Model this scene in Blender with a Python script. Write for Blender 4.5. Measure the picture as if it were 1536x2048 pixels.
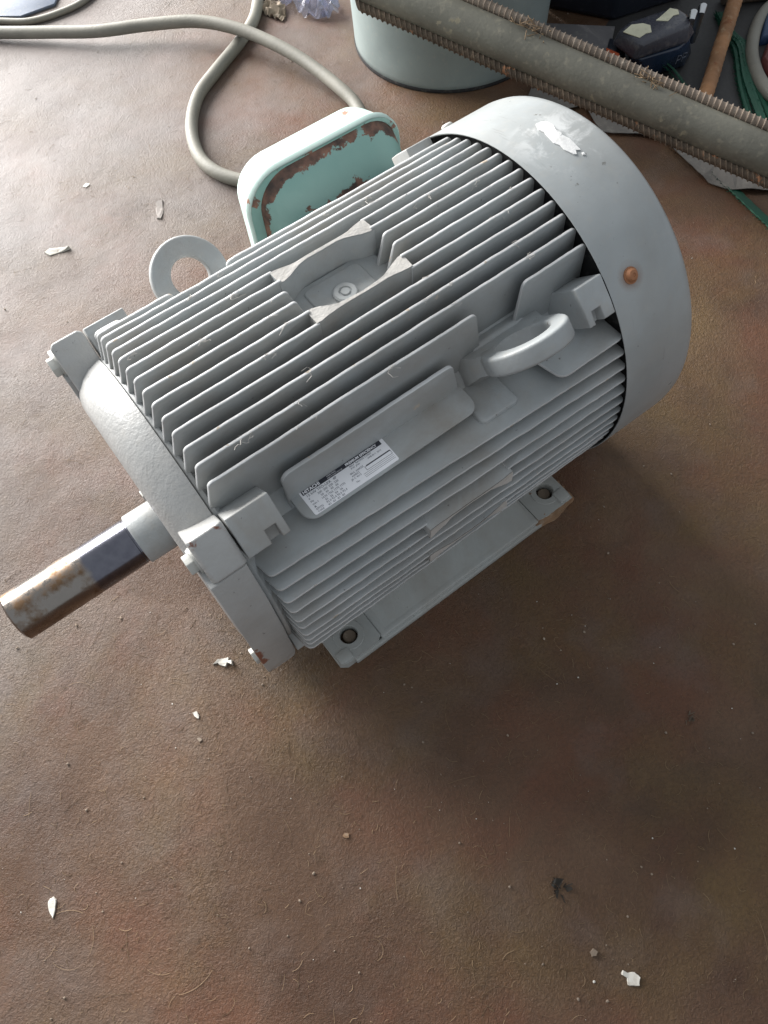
import bpy, bmesh, math, random
from mathutils import Vector, Matrix, noise as mnoise

for o in list(bpy.data.objects):
    bpy.data.objects.remove(o)
S = bpy.context.scene
COL = S.collection
MM = 0.001
R_ = math.radians

# ------------------------------------------------------------------ camera
cd = bpy.data.cameras.new('camera')
cam = bpy.data.objects.new('camera', cd)
COL.objects.link(cam)
cd.sensor_fit = 'HORIZONTAL'
cd.sensor_width = 36.0
cd.lens = 36.0 * 1515.785 / 1536.0
cd.clip_start = 0.01
cd.clip_end = 60.0
_r = Vector((0.79875962, -0.59918106, -0.05445289))
_u = Vector((0.55376732, 0.69678939, 0.45587971))
_d = Vector((0.23521229, 0.39429253, -0.88837412))
mw = Matrix.Identity(4)
for i in range(3):
    mw[i][0] = _r[i]; mw[i][1] = _u[i]; mw[i][2] = -_d[i]
mw.translation = Vector((28.9797, -354.6747, 718.0528)) * MM
cam.matrix_world = mw
S.camera = cam

# ------------------------------------------------------------------ light
W = bpy.data.worlds.new('World')
S.world = W
W.use_nodes = True
bg = W.node_tree.nodes['Background']
bg.inputs[0].default_value = (0.88, 0.94, 1.0, 1)
bg.inputs[1].default_value = 0.57

def area(name, loc, aim, sx, sy, power, col):
    l = bpy.data.lights.new(name, 'AREA')
    l.shape = 'RECTANGLE'; l.size = sx; l.size_y = sy
    l.energy = power; l.color = col
    o = bpy.data.objects.new(name, l)
    COL.objects.link(o)
    o.location = loc
    o.rotation_euler = (Vector(aim) - Vector(loc)).to_track_quat('-Z', 'Y').to_euler()
    return o
# the open workshop doorway behind the motor: daylight coming in low over the floor
area('doorway_daylight', (-0.55, 3.60, 1.50), (-0.55, 0.0, 0.15), 3.3, 2.9, 680, (1.0, 0.98, 0.95))

S.view_settings.view_transform = 'Standard'
S.view_settings.look = 'None'
S.view_settings.exposure = 0.05
S.view_settings.gamma = 1.0
S.view_settings.use_curve_mapping = False
S.render.engine = 'CYCLES'

random.seed(7)

# ------------------------------------------------------------------ materials
def newmat(name):
    m = bpy.data.materials.new(name)
    m.use_nodes = True
    nt = m.node_tree
    b = nt.nodes['Principled BSDF']
    return m, nt, b

def N(nt, t, **kw):
    n = nt.nodes.new(t)
    for k, v in kw.items():
        setattr(n, k, v)
    return n

def coords(nt, scale=1.0, kind='Object'):
    tc = N(nt, 'ShaderNodeTexCoord')
    return tc.outputs[kind]

def noise(nt, co, scale, detail=4, rough=0.55, dist=0.0):
    n = N(nt, 'ShaderNodeTexNoise')
    n.inputs['Scale'].default_value = scale
    n.inputs['Detail'].default_value = detail
    n.inputs['Roughness'].default_value = rough
    n.inputs['Distortion'].default_value = dist
    nt.links.new(co, n.inputs['Vector'])
    return n.outputs['Fac']

def ramp(nt, fac, stops):
    r = N(nt, 'ShaderNodeValToRGB')
    el = r.color_ramp.elements
    while len(el) < len(stops):
        el.new(0.5)
    for e, (p, c) in zip(el, stops):
        e.position = p
        e.color = (c, c, c, 1) if isinstance(c, (int, float)) else tuple(c) + (1,)
    nt.links.new(fac, r.inputs[0])
    return r.outputs[0]

def mix(nt, fac, a, b, mode='MIX'):
    m = N(nt, 'ShaderNodeMix', data_type='RGBA', blend_type=mode)
    for s, v in ((m.inputs[0], fac), (m.inputs[6], a), (m.inputs[7], b)):
        if isinstance(v, (int, float)):
            s.default_value = v
        elif isinstance(v, tuple):
            s.default_value = v + (1,) if len(v) == 3 else v
        else:
            nt.links.new(v, s)
    return m.outputs[2]

def mth(nt, op, a, b=None):
    m = N(nt, 'ShaderNodeMath', operation=op)
    for s, v in ((m.inputs[0], a), (m.inputs[1], b)):
        if v is None:
            continue
        if isinstance(v, (int, float)):
            s.default_value = v
        else:
            nt.links.new(v, s)
    return m.outputs[0]

def bump(nt, b, h, strength=0.3, dist=0.001):
    n = N(nt, 'ShaderNodeBump')
    n.inputs['Strength'].default_value = strength
    n.inputs['Distance'].default_value = dist
    nt.links.new(h, n.inputs['Height'])
    nt.links.new(n.outputs[0], b.inputs['Normal'])
    return n

def paint(name, col, rough=0.42, cast=0.35, dirt=0.25, chip=0.0, chipcol=(0.16, 0.06, 0.03), chipscale=28,
          dust=(0.42, 0.39, 0.34), metallic=0.0, castscale=900, film=0.0):
    m, nt, b = newmat(name)
    co = coords(nt)
    n1 = noise(nt, co, 14, 5)
    n2 = noise(nt, co, 120, 4)
    lo = tuple(c * (1 - dirt * 0.55) for c in col)
    hi = tuple(min(1, c * (1 + dirt * 0.22)) for c in col)
    c = mix(nt, ramp(nt, n1, [(0.3, 0.0), (0.7, 1.0)]), lo, hi)
    sp = ramp(nt, n2, [(0.55, 0.0), (0.78, dirt * 0.8)])
    c = mix(nt, sp, c, dust)
    rg = mth(nt, 'ADD', mth(nt, 'MULTIPLY', n2, 0.22), rough - 0.1)
    if film:
        nf = noise(nt, co, 7.5, 7, 0.68, 0.4)
        ff = ramp(nt, nf, [(0.42, 0.0), (0.66, film)])
        c = mix(nt, ff, c, (0.27, 0.24, 0.205))
        rg = mth(nt, 'ADD', rg, mth(nt, 'MULTIPLY', ff, 0.35))
        nd = noise(nt, co, 210, 3, 0.5)
        c = mix(nt, ramp(nt, nd, [(0.73, 0.0), (0.75, 0.7)]), c, (0.11, 0.10, 0.095))
    if chip > 0:
        n3 = noise(nt, co, chipscale, 6, 0.62)
        f = ramp(nt, n3, [(0.72 - chip * 0.3, 0.0), (0.735 - chip * 0.3, 1.0)])
        n4 = noise(nt, co, 160, 4)
        cc = mix(nt, n4, tuple(x * 0.6 for x in chipcol), tuple(min(1, x * 1.5) for x in chipcol))
        c = mix(nt, f, c, cc)
        rg = mth(nt, 'ADD', rg, mth(nt, 'MULTIPLY', f, 0.35))
    nt.links.new(c, b.inputs['Base Color'])
    nt.links.new(rg, b.inputs['Roughness'])
    b.inputs['Metallic'].default_value = metallic
    h = noise(nt, co, castscale, 3)
    h2 = noise(nt, co, 220, 3)
    hh = mth(nt, 'ADD', mth(nt, 'MULTIPLY', h, 0.5), h2)
    bump(nt, b, hh, cast, 0.0006)
    return m

GREY = (0.388, 0.409, 0.414)
M_FRAME = paint('frame_paint', GREY, 0.40, 0.4, 0.38, chip=0.07, chipcol=(0.20, 0.19, 0.18), chipscale=50, film=0.72)
M_EDGE = paint('fin_paint', GREY, 0.40, 0.22, 0.30, chip=0.06, chipcol=(0.45, 0.40, 0.34), chipscale=60, film=0.6)
M_WORNLIT = paint('worn_lit_fin_edge', (0.56, 0.565, 0.565), 0.45, 0.5, 0.55, chip=0.22, chipcol=(0.42, 0.36, 0.29), chipscale=70, dust=(0.66, 0.63, 0.58))  # worn, dusty fin edges, whitened further to stand for their highlights
M_CAST = paint('rough_cast_paint', (0.42, 0.422, 0.415), 0.36, 0.7, 0.32, chip=0.31, chipcol=(0.21, 0.085, 0.05), chipscale=11, castscale=600, film=0.35)
M_DUST = paint('dusty_cast_face', (0.52, 0.50, 0.47), 0.75, 1.0, 0.6, chip=0.16, chipcol=(0.22, 0.16, 0.12), chipscale=150, castscale=700)
M_COWL = paint('cowl_paint', (0.345, 0.365, 0.368), 0.30, 0.12, 0.30, chip=0.08, chipcol=(0.16, 0.16, 0.15), chipscale=75, film=0.3)
def cowl_extra():
    m = M_COWL; nt = m.node_tree; b = nt.nodes['Principled BSDF']
    co = coords(nt)
    old = b.inputs['Base Color'].links[0].from_socket
    def near(p, r0, r1):
        d = N(nt, 'ShaderNodeVectorMath', operation='DISTANCE')
        nt.links.new(co, d.inputs[0]); d.inputs[1].default_value = p
        return ramp(nt, mth(nt, 'MULTIPLY', d.outputs['Value'], 10.0), [(r0*10, 1.0), (r1*10, 0.0)])
    ns = noise(nt, co, 60, 6, 0.7)
    # rust bled from the screw
    f = mth(nt, 'MULTIPLY', near((0.416, -0.1131, 0.2754), 0.005, 0.013), ramp(nt, ns, [(0.35, 0.2), (0.65, 0.9)]))
    c = mix(nt, f, old, (0.20, 0.10, 0.055))
    # glue and paper fibres left round the torn sticker
    f2 = mth(nt, 'MULTIPLY', near((0.436, -0.002, 0.3216), 0.010, 0.045), ramp(nt, noise(nt, co, 48, 7, 0.72, 0.6), [(0.50, 0.0), (0.62, 0.75)]))
    c = mix(nt, f2, c, (0.60, 0.61, 0.61))
    sc = N(nt, 'ShaderNodeMapping'); sc.inputs['Scale'].default_value = (260, 28, 28); sc.inputs['Rotation'].default_value = (0.3, 0.2, 0.5)
    nt.links.new(co, sc.inputs[0])
    scr = noise(nt, sc.outputs[0], 1.0, 3, 0.5)
    f3 = mth(nt, 'MULTIPLY', ramp(nt, scr, [(0.66, 0.0), (0.70, 0.5)]), ramp(nt, noise(nt, co, 9, 3), [(0.5, 0.0), (0.65, 1.0)]))
    c = mix(nt, f3, c, (0.22, 0.22, 0.215))
    nt.links.new(c, b.inputs['Base Color'])
    bn = b.inputs['Normal'].links[0].from_node
    hs = bn.inputs['Height'].links[0].from_socket
    nt.links.new(mth(nt, 'ADD', hs, mth(nt, 'MULTIPLY', noise(nt, co, 16, 2), 14.0)), bn.inputs['Height'])
cowl_extra()
M_FOOT = paint('foot_paint', (0.41, 0.43, 0.42), 0.5, 0.3, 0.35, chip=0.12, chipcol=(0.22, 0.11, 0.05), chipscale=35, film=0.5)
M_BLACK = paint('black_gap', (0.012, 0.012, 0.013), 0.7, 0.2, 0.2)
M_TEALLID = paint('lit_teal_paint', (0.44, 0.57, 0.53), 0.45, 0.15, 0.25, chip=0.16, chipcol=(0.30, 0.16, 0.11), chipscale=26)  # lid copy of the teal, lightened to stand for daylight on it
M_DRUM = paint('drum_paint', (0.265, 0.315, 0.31), 0.45, 0.15, 0.3, chip=0.03, chipcol=(0.06, 0.06, 0.05))
M_RUST = paint('rust', (0.115, 0.085, 0.06), 0.8, 1.0, 0.8, chip=0.35, chipcol=(0.26, 0.13, 0.07), chipscale=60, dust=(0.34, 0.25, 0.17))
M_RUSTBR = paint('light_rust', (0.30, 0.18, 0.10), 0.75, 1.0, 0.8, chip=0.36, chipcol=(0.22, 0.115, 0.06), chipscale=60, dust=(0.44, 0.36, 0.28))
M_ROD = paint('orange_rust', (0.33, 0.165, 0.075), 0.75, 1.0, 0.8, chip=0.34, chipcol=(0.20, 0.085, 0.04), chipscale=45, dust=(0.44, 0.32, 0.2))
M_BARL = paint('pale_dusty_rust', (0.23, 0.18, 0.14), 0.7, 0.9, 0.7, chip=0.2, chipcol=(0.20, 0.11, 0.06), chipscale=70, dust=(0.50, 0.44, 0.37))
M_PIPE = paint('weathered_pipe', (0.135, 0.13, 0.105), 0.5, 0.7, 0.6, chip=0.25, chipcol=(0.20, 0.18, 0.13), chipscale=30, dust=(0.30, 0.27, 0.2))
M_CABLE = paint('cable_rubber', (0.205, 0.195, 0.165), 0.6, 0.4, 0.45, dust=(0.3, 0.27, 0.22))
M_BOLT = paint('bolt_paint', (0.50, 0.50, 0.47), 0.45, 0.3, 0.4, chip=0.12, chipcol=(0.3, 0.17, 0.08), chipscale=90)
M_RUSTBOLT = paint('rusty_bolt', (0.34, 0.15, 0.07), 0.6, 0.7, 0.5, dust=(0.48, 0.30, 0.18), metallic=0.2)
M_WHITE = paint('white_chip', (0.64, 0.61, 0.55), 0.75, 0.6, 0.6, chip=0.2, chipcol=(0.3, 0.22, 0.16), chipscale=130, dust=(0.36, 0.29, 0.22))
M_PAPER = paint('paper_remnant', (0.68, 0.68, 0.675), 0.7, 0.6, 0.4, chip=0.12, chipcol=(0.42, 0.43, 0.43), chipscale=120)
M_SMEAR = paint('faint_smear', (0.19, 0.165, 0.15), 0.7, 0.5, 0.7)
M_STONE = paint('grit', (0.26, 0.20, 0.15), 0.85, 0.6, 0.8, dust=(0.5, 0.43, 0.35))
M_FIBRE = paint('fibre', (0.24, 0.16, 0.09), 0.8, 0.0, 0.8, dust=(0.36, 0.27, 0.16))
M_DARK = paint('dark_plastic', (0.014, 0.018, 0.028), 0.35, 0.1, 0.3, dust=(0.10, 0.10, 0.11))
M_NAVY = paint('navy_plastic', (0.016, 0.030, 0.06), 0.22, 0.1, 0.3, dust=(0.10, 0.11, 0.14))
M_TOOLGREY = paint('tool_grey', (0.055, 0.057, 0.072), 0.26, 0.2, 0.4, dust=(0.30, 0.28, 0.24))
M_YELLOW = paint('faded_sticker', (0.72, 0.70, 0.52), 0.5, 0.2, 0.5, dust=(0.3, 0.28, 0.2))
M_ORANGE = paint('orange_plastic', (0.42, 0.075, 0.02), 0.45, 0.2, 0.4)
M_FLUFF = paint('fluff', (0.55, 0.52, 0.48), 0.9, 0.0, 0.4)
M_STEEL = paint('bright_steel', (0.60, 0.61, 0.62), 0.3, 0.2, 0.3, metallic=1.0)
M_GREEN = paint('green_web', (0.006, 0.065, 0.036), 0.6, 0.5, 0.5, dust=(0.03, 0.13, 0.08))
M_BLUE = paint('blue_plastic', (0.015, 0.04, 0.10), 0.5, 0.2, 0.4, dust=(0.1, 0.13, 0.2))
M_PALEBLUE = paint('pale_blue_plastic', (0.11, 0.14, 0.20), 0.5, 0.2, 0.5)
M_RED = paint('dull_red', (0.13, 0.03, 0.026), 0.6, 0.3, 0.6, dust=(0.3, 0.16, 0.13))
M_SHADE = paint('shade_sheet_paint', (0.030, 0.029, 0.029), 0.6, 0.5, 0.6, dust=(0.07, 0.062, 0.055))  # dark tone for the added sheet that stands in for floor shade
M_SLATE = paint('slate_board', (0.14, 0.135, 0.14), 0.7, 0.3, 0.4)
M_FELT = paint('grey_sheet', (0.17, 0.155, 0.14), 0.7, 0.4, 0.4)
M_CARD = paint('brown_lump', (0.25, 0.20, 0.15), 0.85, 0.8, 0.6)
M_INK = paint('ink', (0.02, 0.022, 0.035), 0.5, 0.0, 0.1)
M_PRINT = paint('grey_print', (0.10, 0.11, 0.14), 0.5, 0.0, 0.1)
M_LABEL = paint('nameplate_white', (0.90, 0.90, 0.93), 0.4, 0.0, 0.08)

def teal_body():
    m, nt, b = newmat('teal_rusted_paint')
    co = coords(nt)
    n1 = noise(nt, co, 18, 5)
    c = mix(nt, n1, (0.15, 0.30, 0.275), (0.24, 0.39, 0.355))
    n3 = noise(nt, co, 30, 7, 0.62)
    at = N(nt, 'ShaderNodeAttribute', attribute_name='wear')
    v = mth(nt, 'ADD', mth(nt, 'MULTIPLY', mth(nt, 'ADD', mth(nt, 'MULTIPLY', n3, 0.75), mth(nt, 'MULTIPLY', noise(nt, co, 110, 5, 0.7), 0.30)), 0.95), mth(nt, 'MULTIPLY', at.outputs['Fac'], 0.20))
    f = ramp(nt, v, [(0.655, 0.0), (0.675, 1.0)])
    n4 = noise(nt, co, 70, 4)
    rust = mix(nt, ramp(nt, n4, [(0.35, 0.0), (0.65, 1.0)]), (0.05, 0.035, 0.03), (0.22, 0.115, 0.08))
    c = mix(nt, f, c, rust)
    sp = noise(nt, co, 75, 2)
    c = mix(nt, ramp(nt, sp, [(0.74, 0.0), (0.76, 0.8)]), c, (0.04, 0.06, 0.055))
    nt.links.new(c, b.inputs['Base Color'])
    nt.links.new(mth(nt, 'ADD', mth(nt, 'MULTIPLY', f, 0.4), 0.36), b.inputs['Roughness'])
    bump(nt, b, mth(nt, 'SUBTRACT', noise(nt, co, 260, 3), mth(nt, 'MULTIPLY', f, 0.6)), 0.35, 0.0006)
    return m
M_TEAL = teal_body()

def shaft_mat():
    m, nt, b = newmat('machined_shaft_steel')
    co = coords(nt)
    mp = N(nt, 'ShaderNodeMapping')
    mp.inputs['Scale'].default_value = (1, 1, 1)
    nt.links.new(co, mp.inputs[0])
    sx = N(nt, 'ShaderNodeSeparateXYZ')
    nt.links.new(co, sx.inputs[0])
    x = sx.outputs[0]
    n1 = noise(nt, co, 45, 6, 0.62)
    n2 = noise(nt, co, 160, 4)
    steel = mix(nt, n2, (0.10, 0.10, 0.125), (0.20, 0.20, 0.23))
    rust = mix(nt, n2, (0.075, 0.042, 0.024), (0.22, 0.14, 0.08))
    ash = mix(nt, n1, (0.20, 0.18, 0.16), (0.36, 0.325, 0.295))
    # outer end stained brown, the inner part (where a coupling sat) clean
    edge = mth(nt, 'ADD', x, mth(nt, 'MULTIPLY', mth(nt, 'SUBTRACT', n1, 0.5), 0.014))
    stained = ramp(nt, mth(nt, 'ADD', mth(nt, 'MULTIPLY', edge, 10.0), 1.0), [(0.545, 1.0), (0.588, 0.0)])
    blot = ramp(nt, n1, [(0.46, 0.0), (0.60, 0.95)])
    c = mix(nt, mth(nt, 'MULTIPLY', stained, 0.95), steel, ash)
    c = mix(nt, mth(nt, 'MULTIPLY', stained, blot), c, rust)
    nt.links.new(c, b.inputs['Base Color'])
    b.inputs['Metallic'].default_value = 1.0
    nt.links.new(mth(nt, 'ADD', mth(nt, 'MULTIPLY', mth(nt, 'MULTIPLY', stained, blot), 0.35), 0.19), b.inputs['Roughness'])
    bump(nt, b, n2, 0.12, 0.0004)
    return m
M_SHAFT = shaft_mat()

def floor_mat():
    m, nt, b = newmat('dirty_workshop_floor')
    co = coords(nt)
    big = noise(nt, co, 3.2, 5, 0.6)
    mid = noise(nt, co, 11, 5, 0.6)
    red = noise(nt, co, 7.3, 4, 0.6, 0.3)
    och = noise(nt, co, 5.1, 4, 0.6, 0.2)
    fine = noise(nt, co, 330, 3, 0.6, 0.9)
    vf = noise(nt, co, 900, 2, 0.6)
    c = mix(nt, ramp(nt, big, [(0.36, 0.0), (0.64, 1.0)]), (0.070, 0.034, 0.018), (0.146, 0.084, 0.049))
    c = mix(nt, ramp(nt, red, [(0.46, 0.0), (0.64, 0.75)]), c, (0.130, 0.052, 0.027))
    c = mix(nt, ramp(nt, och, [(0.48, 0.0), (0.66, 0.75)]), c, (0.138, 0.085, 0.033))
    c = mix(nt, ramp(nt, mid, [(0.52, 0.0), (0.72, 0.55)]), c, (0.138, 0.100, 0.083))
    c = mix(nt, ramp(nt, fine, [(0.30, 0.35), (0.62, 0.0)]), c, (0.040, 0.024, 0.016))
    c = mix(nt, ramp(nt, vf, [(0.62, 0.0), (0.8, 0.35)]), c, (0.27, 0.21, 0.16))
    # pale cement dust plus painted-in glare rising towards the doorway, and dark oil stains
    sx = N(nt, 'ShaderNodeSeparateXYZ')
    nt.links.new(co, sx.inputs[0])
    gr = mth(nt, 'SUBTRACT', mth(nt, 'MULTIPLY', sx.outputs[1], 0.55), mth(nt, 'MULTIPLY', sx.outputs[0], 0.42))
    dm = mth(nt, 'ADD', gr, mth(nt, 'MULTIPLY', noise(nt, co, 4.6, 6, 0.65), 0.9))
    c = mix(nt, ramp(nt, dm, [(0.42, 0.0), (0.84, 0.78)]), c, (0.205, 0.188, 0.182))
    oil = noise(nt, co, 6.0, 6, 0.6, 0.5)
    c = mix(nt, ramp(nt, oil, [(0.60, 0.0), (0.72, 0.55)]), c, (0.042, 0.026, 0.018))
    nt.links.new(c, b.inputs['Base Color'])
    nt.links.new(mth(nt, 'ADD', mth(nt, 'MULTIPLY', mid, 0.30), 0.42), b.inputs['Roughness'])
    b.inputs['Specular IOR Level'].default_value = 0.32
    # fibres pressed into the dirt: stretched ridged noise in two directions
    w1 = noise(nt, co, 210, 2, 0.5, 1.2)
    w2 = noise(nt, co, 320, 2, 0.5, 1.6)
    r1 = ramp(nt, mth(nt, 'ABSOLUTE', mth(nt, 'SUBTRACT', w1, 0.5)), [(0.0, 1.0), (0.07, 0.0)])
    r2 = ramp(nt, mth(nt, 'ABSOLUTE', mth(nt, 'SUBTRACT', w2, 0.48)), [(0.0, 1.0), (0.06, 0.0)])
    ridge = mth(nt, 'ADD', r1, r2)
    h = mth(nt, 'ADD', mth(nt, 'MULTIPLY', fine, 1.0), mth(nt, 'MULTIPLY', ridge, 0.13))
    h = mth(nt, 'ADD', h, mth(nt, 'MULTIPLY', vf, 0.25))
    h = mth(nt, 'ADD', h, mth(nt, 'MULTIPLY', mid, 2.2))
    # trodden smooth in patches
    sm = ramp(nt, noise(nt, co, 5.0, 4), [(0.35, 0.30), (0.62, 1.0)])
    bn = bump(nt, b, mth(nt, 'MULTIPLY', h, sm), 0.85, 0.0019)
    return m
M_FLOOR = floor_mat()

def bag_mat():
    m, nt, b = newmat('clear_plastic_film')
    b.inputs['Base Color'].default_value = (0.62, 0.64, 0.78, 1)
    b.inputs['Roughness'].default_value = 0.12
    b.inputs['Transmission Weight'].default_value = 0.75
    b.inputs['IOR'].default_value = 1.2
    return m
M_BAG = bag_mat()

# ------------------------------------------------------------------ mesh helpers (all in millimetres)
class MB:
    def __init__(s):
        s.v = []; s.f = []
    def add(s, vs, fs):
        n = len(s.v)
        s.v += [tuple(p) for p in vs]
        s.f += [tuple(i + n for i in f) for f in fs]
        return s
    def box(s, x0, x1, y0, y1, z0, z1):
        return s.add([(x0,y0,z0),(x1,y0,z0),(x1,y1,z0),(x0,y1,z0),(x0,y0,z1),(x1,y0,z1),(x1,y1,z1),(x0,y1,z1)],
                     [(0,3,2,1),(4,5,6,7),(0,1,5,4),(1,2,6,5),(2,3,7,6),(3,0,4,7)])
    def prism(s, poly, fn0, fn1):
        """poly: 2D outline; fn0/fn1 map (a,b) to 3D for the two caps"""
        n = len(poly)
        vs = [fn0(a, b) for a, b in poly] + [fn1(a, b) for a, b in poly]
        fs = [tuple(range(n - 1, -1, -1)), tuple(range(n, 2 * n))]
        fs += [(i, (i + 1) % n, n + (i + 1) % n, n + i) for i in range(n)]
        return s.add(vs, fs)
    def tube(s, path, rad, seg=12, cap=True):
        P = [Vector(p) for p in path]
        n = len(P)
        rads = rad if isinstance(rad, (list, tuple)) else [rad] * n
        up = Vector((0, 0, 1))
        prev = None
        vs = []
        for i in range(n):
            t = (P[min(i + 1, n - 1)] - P[max(i - 1, 0)]).normalized()
            if prev is None:
                a = t.cross(up)
                if a.length < 1e-3:
                    a = t.cross(Vector((1, 0, 0)))
            else:
                a = prev - t * prev.dot(t)
            a.normalize(); prev = a
            b = t.cross(a)
            for k in range(seg):
                w = 2 * math.pi * k / seg
                vs.append(P[i] + (a * math.cos(w) + b * math.sin(w)) * rads[i])
        fs = []
        for i in range(n - 1):
            for k in range(seg):
                fs.append((i*seg+k, i*seg+(k+1) % seg, (i+1)*seg+(k+1) % seg, (i+1)*seg+k))
        if cap:
            fs.append(tuple(range(seg - 1, -1, -1)))
            fs.append(tuple(range((n-1)*seg, n*seg)))
        return s.add(vs, fs)
    def lathe(s, prof, seg=64, fn=None, a0=0.0, a1=2*math.pi, closed=False):
        """prof: (axial, radius) list; fn(axial, c, s) -> 3D"""
        full = abs(a1 - a0 - 2*math.pi) < 1e-6
        cnt = seg if full else seg + 1
        n = len(prof)
        vs = []
        for k in range(cnt):
            w = a0 + (a1 - a0) * k / seg
            for ax, r in prof:
                vs.append(fn(ax, r * math.cos(w), r * math.sin(w)))
        fs = []
        for k in range(seg):
            k2 = (k + 1) % cnt
            for i in range(n if closed else n - 1):
                j = (i + 1) % n
                fs.append((k*n+i, k*n+j, k2*n+j, k2*n+i))
        return s.add(vs, fs)
    def xf(s, fn):
        s.v = [tuple(fn(Vector(p))) for p in s.v]
        return s
    def mesh(s, name, bevel=0.0, seg=2, angle=35, smooth=True, bevang=40):
        me = bpy.data.meshes.new(name)
        bm = bmesh.new()
        bv = [bm.verts.new(Vector(p) * MM) for p in s.v]
        for f in s.f:
            try:
                bm.faces.new([bv[i] for i in f])
            except ValueError:
                pass
        bmesh.ops.remove_doubles(bm, verts=bm.verts, dist=1e-6)
        bmesh.ops.recalc_face_normals(bm, faces=bm.faces)
        if bevel > 0:
            ed = [e for e in bm.edges if len(e.link_faces) == 2 and e.calc_face_angle(0) > R_(bevang)]
            bmesh.ops.bevel(bm, geom=ed, offset=bevel * MM, segments=seg, profile=0.5, affect='EDGES', clamp_overlap=True)
        bm.to_mesh(me)
        bm.free()
        if smooth:
            for p in me.polygons:
                p.use_smooth = True
            me.set_sharp_from_angle(angle=R_(angle))
        return me

def link(name, me, mat, parent=None, origin=None):
    o = bpy.data.objects.new(name, me)
    COL.objects.link(o)
    if mat is not None and len(me.materials) == 0:
        me.materials.append(mat)
    if parent is not None:
        o.parent = parent
        wl = parent.get('_wl', None)
        off = Vector(wl) if wl is not None else Vector((0, 0, 0))
        o.matrix_parent_inverse = Matrix.Translation(-off)
        o['_wl'] = (0.0, 0.0, 0.0)
    else:
        o['_wl'] = (0.0, 0.0, 0.0)
    return o

def part(name, mb, mat, parent, label=None, **kw):
    o = link(name, mb.mesh(name, **kw), mat, parent)
    if label:
        o['label'] = label
    return o

def thing(name, loc, label, cat, group=None):
    o = bpy.data.objects.new(name, None)
    COL.objects.link(o)
    o.empty_display_size = 0.05
    o.location = Vector(loc) * MM
    o['_wl'] = tuple(Vector(loc) * MM)
    o['label'] = label; o['category'] = cat
    if group:
        o['group'] = group
    return o

def solo(name, mb, mat, label, cat, group=None, **kw):
    o = link(name, mb.mesh(name, **kw), mat)
    o['label'] = label; o['category'] = cat
    if group:
        o['group'] = group
    return o

def spline(pts, n=8):
    P = [Vector(p) for p in pts]
    out = []
    for i in range(len(P) - 1):
        p0 = P[max(i-1, 0)]; p1 = P[i]; p2 = P[i+1]; p3 = P[min(i+2, len(P)-1)]
        for k in range(n):
            t = k / n
            out.append(0.5 * ((2*p1) + (p2-p0)*t + (2*p0-5*p1+4*p2-p3)*t*t + (3*p1-p0-3*p2+p3)*t*t*t))
    out.append(P[-1])
    return out

def rrect(x0, x1, y0, y1, r, n=6):
    pts = []
    for cx, cy, a in ((x1-r, y1-r, 0), (x0+r, y1-r, 90), (x0+r, y0+r, 180), (x1-r, y0+r, 270)):
        for k in range(n + 1):
            w = R_(a + 90.0 * k / n)
            pts.append((cx + r*math.cos(w), cy + r*math.sin(w)))
    return pts

AX = 160.0
def rot(deg):
    c, s = math.cos(R_(deg)), math.sin(R_(deg))
    def fn(p):
        y, z = p[1], p[2] - AX
        return Vector((p[0], y*c - z*s, y*s + z*c + AX))
    return fn

# ------------------------------------------------------------------ setting: floor
fm = MB()
fm.add([(-4000, -3000, 0), (6000, -3000, 0), (6000, 6000, 0), (-4000, 6000, 0)], [(0, 1, 2, 3)])
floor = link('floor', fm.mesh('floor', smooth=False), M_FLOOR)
floor['kind'] = 'structure'

# ------------------------------------------------------------------ the motor
motor = thing('electric_motor', (230, 0, 0), 'large grey finned electric motor with bare steel shaft lying on the floor', 'motor')
PITCH = 12.3
RF = 158.2
RSH = 117.0

# frame shell with a ring at each end
fr = MB()
fnx = lambda a, c, s: (a, c, AX + s)
fr.lathe([(56, 60), (56, 136.5), (57, 137.5), (59.5, 137.5), (62, 134), (68, RSH+6), (76, RSH), (372, RSH), (380, RSH+4), (388, RSH+5), (399, RSH+5), (399, 60)], 96, fnx)
def lobed(p):
    y, z = p.y, p.z - AX
    r = math.hypot(y, z)
    if abs(r - RSH) > 9 or p.x < 69: return p
    k = 1.0 + 0.125 * max(0.0, math.cos(4*math.atan2(z, y)))**0.7
    return Vector((p.x, y*k, AX + z*k))
fr.xf(lobed)
part('frame_body', fr, M_FRAME, motor, angle=50)

def fin_outline(x0, x1, rb, rt, c0=8, c1=6, xb0=None, xb1=None, jit=0.34, seed=0, rt0=None):
    rnd = random.Random(seed)
    xb0 = x0 if xb0 is None else xb0
    xb1 = x1 if xb1 is None else xb1
    pts = [(xb0, rb)]
    ra = rt if rt0 is None else rt0
    for k in range(6):
        w = R_(180 - 90*k/5)
        pts.append((x0 + c0 + c0*math.cos(w), ra - c0 + c0*math.sin(w)))
    n = max(2, int((x1 - x0) / 5))
    a, b = x0 + c0, x1 - c1
    for k in range(1, n):
        t = k / n
        x = a + (b - a) * t
        d = jit * (mnoise.noise(Vector((x * 0.045, seed * 3.7, 0))) * 1.6 + rnd.uniform(-0.5, 0.5))
        pts.append((x, ra + (rt - ra)*t + d))
    for k in range(6):
        w = R_(90 - 90*k/5)
        pts.append((x1 - c1 + c1*math.cos(w), rt - c1 + c1*math.sin(w)))
    pts.append((xb1, rb))
    return pts

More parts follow.
